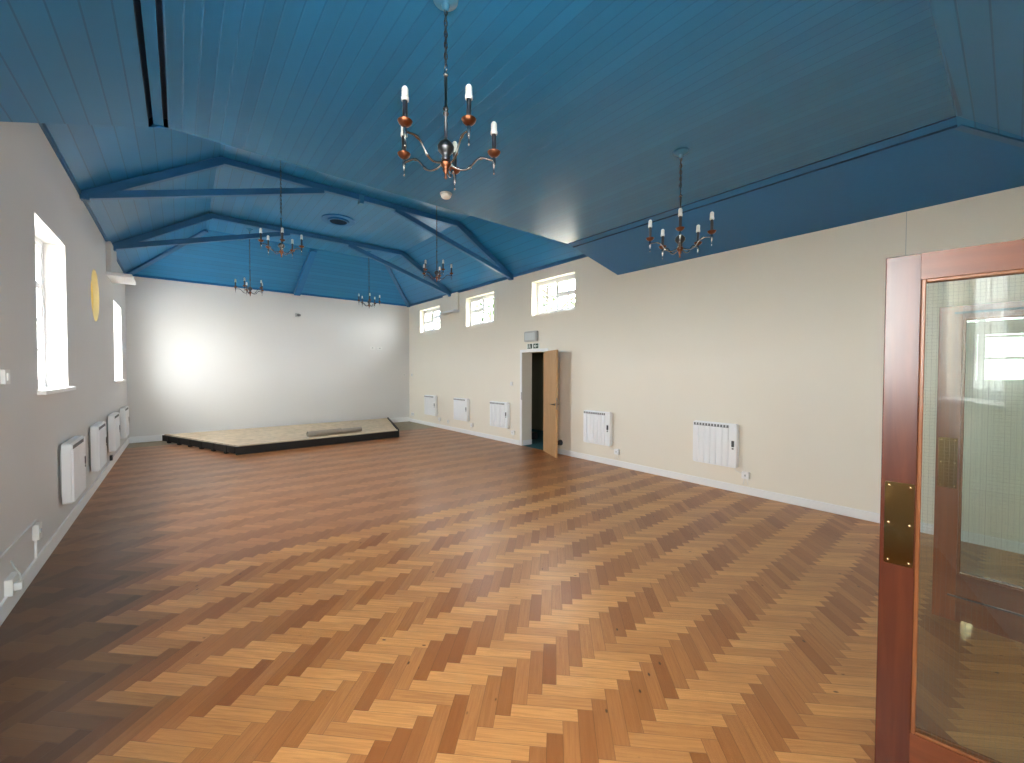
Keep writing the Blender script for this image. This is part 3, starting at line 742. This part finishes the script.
for y, lab in ((2.14, 'white fused spur with two leads beside the heater nearest the glazed doors'), (4.12, 'white fused spur beside the heater right of the open oak door'),
               (6.83, 'white fused spur between the side doorway and its nearest heater'), (8.43, 'white fused spur beside the middle heater beyond the side doorway'), (10.05, 'white fused spur beside the heater closest to the end wall')):
    spur(1, y, .245, lab)
def plate(name, x, y, z, sx, sy, sz, mat, label, cat, face=None, group=None):
    m = MB(); a, b = Vector((x, y, z)), Vector((x+sx, y+sy, z+sz)); lo = [min(p, q) for p, q in zip(a, b)]; hi = [max(p, q) for p, q in zip(a, b)]
    ax = min(range(3), key=lambda i: hi[i]-lo[i]); m.rbox(lo, hi, .006, 3, ax)
    o = m.build(name, mat); tag(o, label, cat, group); return o
def on_plate(o, name, a, b, mat):
    m = MB(); m.box([min(p, q) for p, q in zip(a, b)], [max(p, q) for p, q in zip(a, b)]); m.build(name, mat, o)
o = plate('wall_socket', XR, 9.56, .17, -.02, .09, .09, M['plastic'], 'small white socket low on the cream wall between the farthest two heaters', 'wall socket'); on_plate(o, 'rocker', (XR-.02, 9.59, .22), (XR-.024, 9.615, .24), M['grey_plastic'])
o = plate('wall_socket', XR, 11.7, .2, -.03, .15, .09, M['plastic'], 'white socket low on the cream wall in the far corner', 'wall socket'); on_plate(o, 'rocker', (XR-.03, 11.74, .25), (XR-.034, 11.77, .27), M['grey_plastic'])
o = plate('wall_switch', XR, 11.78, 1.42, -.012, .085, .085, M['plastic'], 'white switch on the cream wall by the far corner', 'wall switch'); on_plate(o, 'rocker', (XR-.012, 11.81, 1.445), (XR-.016, 11.835, 1.48), M['grey_plastic'])
o = plate('wall_switch', 5.38, D, 1.42, .085, -.012, .085, M['plastic'], 'white switch on the end wall by the far corner', 'wall switch'); on_plate(o, 'rocker', (5.41, D-.012, 1.445), (5.435, D-.016, 1.48), M['grey_plastic'])
for x, lab in ((4.36, 'white socket plate high on the end wall, left one of the pair'), (4.58, 'white socket plate high on the end wall, right one of the pair')):
    o = plate('wall_socket', x, D, 2.21, .15, -.012, .09, M['plastic'], lab, 'wall socket', group='socket plates high on the end wall'); on_plate(o, 'rocker', (x+.06, D-.012, 2.25), (x+.09, D-.016, 2.27), M['heater_grey'])
o = plate('wall_socket', XR, 6.86, 1.26, -.012, .085, .085, M['plastic'], 'cream switch plate on the wall just left of the side doorway', 'wall switch'); o.name = 'wall_switch'; on_plate(o, 'rocker', (XR-.012, 6.89, 1.285), (XR-.016, 6.915, 1.32), M['white'])
o = plate('wall_switch', XL, 4.04, 1.465, .02, .10, .095, M['plastic'], 'white switch at mid height on the grey wall before the first window', 'wall switch'); on_plate(o, 'rocker', (XL+.02, 4.07, 1.49), (XL+.025, 4.11, 1.535), M['white'])
# bracket on end wall
e = empty('wall_bracket', (2.43, D, 3.05)); tag(e, 'small grey metal bracket high on the end wall', 'bracket')
m = MB(); m.rbox((-.05, -.012, -.05), (.05, 0, .05), .01, 3, 1); m.build('base_plate', M['grey_plastic'], e)
m = MB(); m.tube([(0, -.01, 0), (0, -.08, 0), (.03, -.10, -.01)], .018, 8); m.lathe([(.012, -.03), (.035, -.02), (.035, .02), (.012, .03)], (.03, -.11, -.01), 12); m.build('arm', M['heater_grey'], e, smooth=True, auto=40)
# left wall electrics
o = empty('wall_socket', (XL, 4.02, .165)); tag(o, 'white double socket with a plug low on the grey wall at the picture edge', 'wall socket')
m = MB(); m.rbox((0, -.01, -.055), (.035, .15, .055), .008, 3, 0); m.build('box', M['plastic'], o)
m = MB(); m.rbox((.035, .01, -.03), (.07, .055, .02), .008, 3, 0); m.build('plug', M['plastic'], o)
m = MB(); m.tube([(.055, .03, .02), (.06, .04, .06), (.03, .06, .11), (.012, .08, .15)], .005, 6); m.build('power_lead', M['grey_plastic'], o, smooth=True)
o = empty('cable_conduit', (XL+.0015, 4.2, .40)); tag(o, 'white cable conduit running along the grey wall above the skirting', 'conduit')
m = MB(); m.box((0, -1.6, -.008), (.014, .53, .008)); m.build('horizontal_run', M['wall_grey'], o, bevel=.003)
m = MB(); m.box((0, .492, -.29), (.014, .508, -.138)); m.build('drop', M['white'], o, bevel=.003)
o = plate('fused_spur', XL, 4.655, .265, .035, .09, .12, M['plastic'], 'white fused spur on the conduit before the nearest left heater', 'wall socket'); on_plate(o, 'switch', (XL+.035, 4.69, .31), (XL+.04, 4.71, .34), M['grey_plastic'])
o = plate('wall_socket', XL, 9.03, .13, .03, .09, .08, M['dark_plastic'], 'small black socket box low on the grey wall between far heaters', 'wall socket'); on_plate(o, 'rocker', (XL+.03, 9.06, .15), (XL+.034, 9.08, .18), M['heater_grey'])

# ------------------------------------------------------------------ emergency light and exit sign
o = empty('emergency_light', (XR, 6.245, 2.285)); tag(o, 'grey framed emergency bulkhead light above the exit sign', 'emergency light')
m = MB(); m.rbox((-.05, -.19, -.105), (0, .19, .105), .03, 4, 0); m.build('housing', M['grey_plastic'], o)
m = MB(); m.rbox((-.066, -.155, -.075), (-.049, .155, .075), .02, 4, 0); m.build('diffuser', M['diffuser'], o, bevel=.006)
o = empty('exit_sign', (XR, 6.215, 2.085)); tag(o, 'small green exit sign with running man and arrow over the side door', 'sign')
m = MB(); m.box((-.006, -.19, -.055), (0, .19, .055)); m.build('backing', M['exit_white'], o)
def flatpoly(m, pts, t=.0012, x=-.006):
    m.prism([(x, -a, b) for a, b in pts], [(x-t, -a, b) for a, b in pts])     # a runs to the right in the view
m = MB()
flatpoly(m, [(-.165, -.048), (-.02, -.048), (-.02, .048), (-.165, .048)]); flatpoly(m, [(.015, -.048), (.165, -.048), (.165, .048), (.015, .048)])
sg = m.build('sign_panel', M['exit_green'], o)
m = MB(); X = -.0071
def seg(p, q, w):
    d = Vector((q[0]-p[0], q[1]-p[1])); n = Vector((-d.y, d.x)).normalized()*w/2
    flatpoly(m, [(p[0]+n.x, p[1]+n.y), (p[0]-n.x, p[1]-n.y), (q[0]-n.x, q[1]-n.y), (q[0]+n.x, q[1]+n.y)], .001, X)
flatpoly(m, [(-.095+.011*math.cos(a*PI/6), .030+.011*math.sin(a*PI/6)) for a in range(12)], .001, X)
for p, q, w in (((-.093, .018), (-.088, -.008), .016), ((-.092, .014), (-.115, .008), .007), ((-.115, .008), (-.12, -.006), .007), ((-.09, .014), (-.07, .004), .007),
                ((-.09, -.006), (-.105, -.022), .009), ((-.105, -.022), (-.125, -.024), .008), ((-.087, -.006), (-.072, -.022), .009), ((-.072, -.022), (-.07, -.042), .008)): seg(p, q, w)
flatpoly(m, [(-.155, -.04), (-.14, -.04), (-.14, .04), (-.155, .04)], .001, X)
m.build('pictogram', M['exit_white'], sg)
m = MB(); seg((.06, 0), (.14, 0), .016); flatpoly(m, [(.035, 0), (.075, -.034), (.09, -.034), (.062, 0), (.09, .034), (.075, .034)], .001, X)
m.build('arrow', M['exit_white'], sg)

# ------------------------------------------------------------------ platform and roll
o = empty('platform', (2.4, 10.4, 0)); tag(o, 'low black edged wooden platform with bare boards before the end wall', 'platform')
off = Vector((2.4, 10.4, 0))
FL, FR_, BLk, BRk = (.79, 9.10), (4.035, 9.25), (-.30, 11.78), (4.86, 11.92)
m = MB()
ins = lambda p, c=.03: (p[0]+(2.4-p[0])*c*.5, p[1]+(10.5-p[1])*c)
top = [FL, FR_, BRk, BLk]
m.prism([(x-off.x, y-off.y, .135) for x, y in map(ins, top)], [(x-off.x, y-off.y, .166) for x, y in map(ins, top)]); m.build('deck', M['osb'], o)
def edge(a, b, z0, z1, t, name, mat, parent=o, **k):
    m = MB(); A, B = Vector((a[0], a[1], (z0+z1)/2))-off, Vector((b[0], b[1], (z0+z1)/2))-off
    m.beam(A, B, t, z1-z0); return m.build(name, mat, parent, **k)
edge(FL, FR_, .0, .152, .03, 'fascia', M['black'])
edge(BLk, FL, .03, .152, .03, 'fascia', M['black'])
edge(FR_, BRk, .0, .185, .03, 'fascia', M['black'])
a, b = Vector(FL), Vector(FR_); n = Vector((0, 1)).normalized()*.06
edge((FL[0]+.03, FL[1]+.04), (FR_[0]-.02, FR_[1]+.04), .150, .174, .085, 'nosing', M['edge'])
edge((BLk[0]+.05, BLk[1]), (FL[0]+.05, FL[1]+.05), .150, .172, .06, 'nosing', M['edge'])
for k in range(6):
    t = (k+.6)/6.3; p = Vector(BLk).lerp(Vector(FL), t); d = (Vector(FL)-Vector(BLk)).normalized()
    m = MB(); m.beam(Vector((*(p-d*.04), .075))-off, Vector((*(p+d*.04), .075))-off, .05, .15); m.build('joist_end', M['black'], o)
# roll of underlay
o = empty('carpet_roll', (2.68, 9.52, .168), math.atan2(.20, 1.2)); tag(o, 'rolled grey brown underlay lying on the front of the platform', 'carpet roll')
def spiral_roll(m, x0, x1, R, turns=3.2, t=.010, squash=.85):
    N = 70; A = []; B = []
    pts = []
    for i in range(N+1):
        u = i/N; r = R*(.25+.75*u) - .0; w = -u*turns*2*PI - PI*.6
        pts.append((r, w))
    outer = [(r*math.cos(w), R*squash + r*squash*math.sin(w)) for r, w in pts]
    inner = [((r-t)*math.cos(w), R*squash + (r-t)*squash*math.sin(w)) for r, w in pts]
    n0 = len(m.v)
    for x in (x0, x1):
        m.v += [(x, y, z) for y, z in outer]; m.v += [(x, y, z) for y, z in inner]
    K = N+1
    for i in range(N):
        o0, i0 = n0+i, n0+K+i; o1, i1 = o0+2*K, i0+2*K
        m.f += [(o0, o0+1, o1+1, o1), (i0, i1, i1+1, i0+1), (o0, i0, i0+1, o0+1), (o1, o1+1, i1+1, i1)]
m = MB(); spiral_roll(m, -.60, .12, .075); m.build('outer_roll', M['roll'], o)
m = MB(); spiral_roll(m, .125, .60, .066); m.build('inner_roll', flat('roll_backing', (.37, .33, .28), .95, bump=.3, bscale=80), o)

# ------------------------------------------------------------------ ceiling fittings
o = empty('smoke_detector', (2.19, 3.80, ZF)); tag(o, 'white round smoke detector on the flat blue ceiling', 'smoke detector')
m = MB(); m.lathe([(.062, 0), (.062, -.012), (.055, -.02)], (0, 0, 0), 28); m.build('base', M['grey_plastic'], o, smooth=True, auto=40)
m = MB(); m.lathe([(.052, -.019), (.052, -.034), (.04, -.046), (.001, -.05)], (0, 0, 0), 28); m.build('cap', M['plastic'], o, smooth=True, auto=40)
o = empty('ceiling_vent', (2.40, 8.25, ZC)); tag(o, 'round blue ceiling vent with dark opening between the trusses', 'vent')
m = MB()
for r0, r1, z0, z1 in ((.20, .30, -.022, 0), (.155, .20, -.05, -.02)):
    N = 40
    for i in range(N):
        t, t2 = 2*PI*i/N, 2*PI*(i+1)/N; p = lambda r, w, z: (r*math.cos(w), r*math.sin(w), z)
        m.hexa([p(r0, t, z0), p(r1, t, z0), p(r1, t2, z0), p(r0, t2, z0), p(r0, t, z1), p(r1, t, z1), p(r1, t2, z1), p(r0, t2, z1)])
m.build('rim', M['blue'], o)
m = MB(); m.lathe([(.001, -.040), (.165, -.040), (.165, -.004), (.001, -.004)], (0, 0, 0), 36); m.build('grille', flat('vent_dark', (.004, .018, .045), .95, spec=.1), o)

# ------------------------------------------------------------------ chandeliers
def chain_mesh(z0, z1):
    m = MB(); pitch = .026; n = max(2, int((z1-z0)/pitch))
    for i in range(n):
        zc = z1-(i+.5)*(z1-z0)/n; h, w = (z1-z0)/n*.5+.005, .0085
        c = []
        for k in range(13):
            a = 2*PI*k/12; x, z = w*math.cos(a), h*math.sin(a)
            c.append((x, 0, zc+z) if i % 2 else (0, x, zc+z))
        m.tube(c, .0026, 6, False)
    m.tube([(.003*math.sin(i*1.3), .003*math.cos(i*1.3), z0+(z1-z0)*i/20) for i in range(21)], .0028, 6)     # flex threaded through the links
    return m
def rose(z):
    m = MB(); m.lathe([(.062, z), (.062, z-.008), (.048, z-.018), (.022, z-.03), (.016, z-.05), (.008, z-.056)], k=24); return m
def make_chandelier(drop):
    c = empty('chandelier', (0, 0, 0))
    rose(drop).build('ceiling_rose', M['blue_rose'], c, smooth=True, auto=40)
    chain_mesh(.455, drop-.05).build('chain', M['bronze'], c, smooth=True)
    m = MB(); t = [(.016*math.cos(a*PI/8), 0, .437+.02*math.sin(a*PI/8)) for a in range(17)]
    m.tube(t, .003, 6, False); m.lathe([(.004, .395), (.012, .40), (.014, .408), (.008, .415), (.004, .42)], k=12)
    m.build('ring', M['pewter'], c, smooth=True)
    m = MB(); m.lathe([(.0075, .06), (.0075, .20), (.013, .205), (.015, .213), (.009, .22), (.009, .226), (.015, .233), (.013, .24), (.0075, .245), (.0075, .395)], k=14)
    m.build('stem', M['bronze'], c, smooth=True, auto=50)
    m = MB(); m.lathe([(.008, .085), (.018, .075), (.034, .062), (.042, .045), (.040, .028), (.026, .012), (.018, .0), (.022, -.012), (.018, -.022)], k=20)
    hub = m.build('hub', M['bronze'], c, smooth=True, auto=60)
    m = MB(); m.lathe([(.018, -.022), (.026, -.03), (.028, -.042), (.018, -.056), (.012, -.066), (.015, -.074), (.008, -.084), (.006, -.10), (.009, -.108), (.001, -.118)], k=16)
    m.build('finial', M['copper'], hub, smooth=True, auto=60)
    R = .25
    ctrl = [(.02, -.035), (.05, -.052), (.085, -.058), (.115, -.046), (.14, -.018), (.165, .008), (.195, .018), (.225, .014), (R, .010)]
    for k in range(5):
        a = 2*PI*k/5; ca, sa = math.cos(a), math.sin(a)
        # smooth the control line
        pts = []
        for i in range(len(ctrl)-1):
            p0, p1, p2, p3 = ctrl[max(i-1, 0)], ctrl[i], ctrl[i+1], ctrl[min(i+2, len(ctrl)-1)]
            for s in range(4):
                t = s/4
                q = [.5*(2*p1[j]+(p2[j]-p0[j])*t+(2*p0[j]-5*p1[j]+4*p2[j]-p3[j])*t*t+(3*p1[j]-p0[j]-3*p2[j]+p3[j])*t**3) for j in (0, 1)]
                pts.append(q)
        pts.append(ctrl[-1])
        rad = [.0052 + (.0035 if i in (13, 22) else 0) + (.0018 if i in (12, 14, 21, 23) else 0) for i in range(len(pts))]
        m = MB(); m.tube([(r*ca, r*sa, z) for r, z in pts], rad, 8)
        cx, cy = R*ca, R*sa
        m.lathe([(.001, -.062), (.005, -.057), (.003, -.047), (.003, -.03), (.007, -.018), (.009, .0), (.009, .022), (.006, .032), (.006, .06)], (cx, cy, 0), 12)
        arm = m.build('arm', M['pewter'], c, smooth=True, auto=60)
        m = MB(); m.lathe([(.008, .030), (.020, .036), (.030, .046), (.034, .056), (.032, .057), (.026, .050), (.014, .046), (.006, .046)], (cx, cy, 0), 18); m.build('drip_pan', M['copper'], arm, smooth=True, auto=60)
        m = MB(); m.lathe([(.0115, .046), (.0115, .148), (.009, .149)], (cx, cy, 0), 14); m.build('candle_sleeve', M['bronze'], arm, smooth=True, auto=40)
        m = MB(); m.lathe([(.0160, .146), (.0175, .150), (.0175, .162), (.0150, .166), (.0158, .172), (.0150, .178), (.0158, .184), (.0150, .190), (.0156, .196), (.0140, .203), (.009, .210), (.001, .213)], (cx, cy, 0), 18)
        m.build('bulb', M['bulb'], arm, smooth=True, auto=50)
    return c
HZ = 2.645
c0 = make_chandelier(ZF-HZ)
FARZ = 3.215
far_rose = rose(ZC-FARZ).mesh('ceiling_rose', M['blue_rose'], True); far_chain = chain_mesh(.455, ZC-FARZ-.05).mesh('chain', M['bronze'], True)
spots = [(1.06, 1.84, HZ, 24.5, 'five arm chandelier largest in view, hanging over the near floor'),
         (3.32, 1.82, HZ, 0, 'five arm chandelier in front of the cream wall slope'),
         (1.09, 6.3, FARZ, 3, 'five arm chandelier beside the round ceiling vent, before the nearer truss'),
         (3.45, 6.3, FARZ, 24.5, 'five arm chandelier hanging before the high windows'),
         (1.145, 9.95, FARZ, -22, 'small looking chandelier far off on the left before the end wall'),
         (3.60, 9.95, FARZ, 4, 'small looking chandelier far off over the platform roll')]
for i, (x, y, z, th, lab) in enumerate(spots):
    c = c0 if i == 0 else copy_tree(c0)
    c.location = (x, y, z); c.rotation_euler = (0, 0, math.atan2(-y, -x)+math.radians(th))
    tag(c, lab, 'chandelier', 'five arm chandeliers of the hall')
    if i >= 2:
        for ch in c.children:
            if ch.name.startswith('ceiling_rose'): ch.data = far_rose
            if ch.name.startswith('chain'): ch.data = far_chain

# ------------------------------------------------------------------ outdoors
m = MB(); m.box((-60, -60, -1.2), (60, 60, -.35)); o = m.build('ground', M['pale_ground']); struct(o, 'added ground outside the windows, made pale to bounce daylight in', 'ground')
def tree(x, y, h, r, seed, label):
    rg = random.Random(seed); t = empty('tree', (x, y, -.4)); tag(t, label, 'tree', 'trees outside the high windows')
    m = MB(); m.tube([(0, 0, 0), (.1, .05, h*.3), (.0, .1, h*.6), (.1, .0, h*.9)], [.22, .16, .11, .03], 10)
    for k in range(9):
        a = rg.uniform(0, 2*PI); z = h*rg.uniform(.35, .8); l = r*rg.uniform(.5, .9)
        m.tube([(.05, .05, z), (l*.5*math.cos(a), l*.5*math.sin(a), z+l*.3), (l*math.cos(a), l*math.sin(a), z+l*.45)], [.06, .04, .012], 6)
    m.build('trunk', M['bark'], t, smooth=True)
    m = MB()
    blobs = [(rg.gauss(0, r*.42), rg.gauss(0, r*.42), h*.6+rg.gauss(0, h*.13), r*rg.uniform(.3, .5)) for _ in range(16)]
    for _ in range(4200):
        bx, by, bz, br = rg.choice(blobs)
        d = Vector((rg.gauss(0, 1), rg.gauss(0, 1), rg.gauss(0, 1))).normalized()*br*rg.uniform(.6, 1)
        p = Vector((bx, by, bz))+d; e = math.hypot(p.x, p.y); p.xy *= min(1, 2.35/max(e, .01)); s = rg.uniform(.10, .19)
        u = Vector((rg.gauss(0, 1), rg.gauss(0, 1), rg.gauss(0, 1))).normalized(); w = u.orthogonal().normalized()
        m.face([p-u*s, p+w*s*.5+u*s*.1, p+u*s, p-w*s*.5+u*s*.1])
    m.build('foliage', M['leaf'], t)
tree(11.2, 11.4, 8.6, 2.35, 1, 'leafy tree outside the high window nearest the side door')
tree(11.2, 16.8, 8.6, 2.35, 2, 'leafy tree outside the middle high window')
tree(11.1, 22.2, 8.6, 2.35, 3, 'leafy tree outside the high window nearest the end wall')

# ------------------------------------------------------------------ light
W = bpy.data.worlds.new('overcast'); S.world = W; W.use_nodes = True
nt = W.node_tree; bg = nt.nodes['Background']
tc = nd(nt, 'ShaderNodeTexCoord'); sp = nd(nt, 'ShaderNodeSeparateXYZ'); lnk(nt, tc.outputs['Generated'], sp.inputs[0])
mr = nd(nt, 'ShaderNodeMapRange'); lnk(nt, sp.outputs[2], mr.inputs[0]); mr.inputs[1].default_value = 0; mr.inputs[2].default_value = 1
lnk(nt, mix_c(nt, mr.outputs[0], (1.0, 0.965, 0.97), (0.97, 0.945, 0.975)), bg.inputs[0])
SKY = 48.0
bg.inputs[1].default_value = SKY
def portal(name, loc, rot, sx, sy):
    l = bpy.data.lights.new(name, 'AREA'); l.shape = 'RECTANGLE'; l.size = sx; l.size_y = sy
    l.cycles.is_portal = True
    o = bpy.data.objects.new(name, l); COL.objects.link(o); o.location = loc; o.rotation_euler = rot
for i, r in enumerate(WL): portal('daylight_portal', (XL-.30, (r[0]+r[1])/2, (r[2]+r[3])/2), (0, -PI/2, 0), r[3]-r[2], r[1]-r[0])
for i, r in enumerate(WR): portal('daylight_portal', (XR+.25, (r[0]+r[1])/2, (r[2]+r[3])/2), (0, PI/2, 0), r[3]-r[2], r[1]-r[0])
portal('daylight_portal', ((ADDED_WIN[0]+ADDED_WIN[1])/2, YN-.28, (ADDED_WIN[2]+ADDED_WIN[3])/2), (PI/2, 0, 0), ADDED_WIN[1]-ADDED_WIN[0], ADDED_WIN[3]-ADDED_WIN[2])

# ------------------------------------------------------------------ camera
f, yaw, pitch, roll = 408.7, math.radians(39.1104), math.radians(-1.2847), math.radians(.1451)
F = Vector((math.sin(yaw)*math.cos(pitch), math.cos(yaw)*math.cos(pitch), math.sin(pitch)))
R = Vector((math.cos(yaw), -math.sin(yaw), 0)); U = R.cross(F)
R, U = R*math.cos(roll)+U*math.sin(roll), U*math.cos(roll)-R*math.sin(roll)
cam = bpy.data.cameras.new('camera'); co = bpy.data.objects.new('camera', cam); COL.objects.link(co)
mt = Matrix((R, U, -F)).transposed().to_4x4(); mt.translation = (0, 0, EYE); co.matrix_world = mt
cam.sensor_fit = 'HORIZONTAL'; cam.sensor_width = 36; cam.lens = f/1024*36; cam.clip_start = .02
S.camera = co
vs = S.view_settings; S.display_settings.display_device = 'sRGB'
vs.view_transform = 'Standard'; vs.look = 'None'; vs.gamma = 1; vs.use_curve_mapping = False; vs.exposure = 0.1
cy = S.cycles
cy.use_denoising = True; cy.denoiser = 'OPENIMAGEDENOISE'
cy.max_bounces = 14; cy.diffuse_bounces = 8; cy.glossy_bounces = 6; cy.transparent_max_bounces = 16
cy.sample_clamp_indirect = 0; cy.caustics_reflective = False; cy.caustics_refractive = False
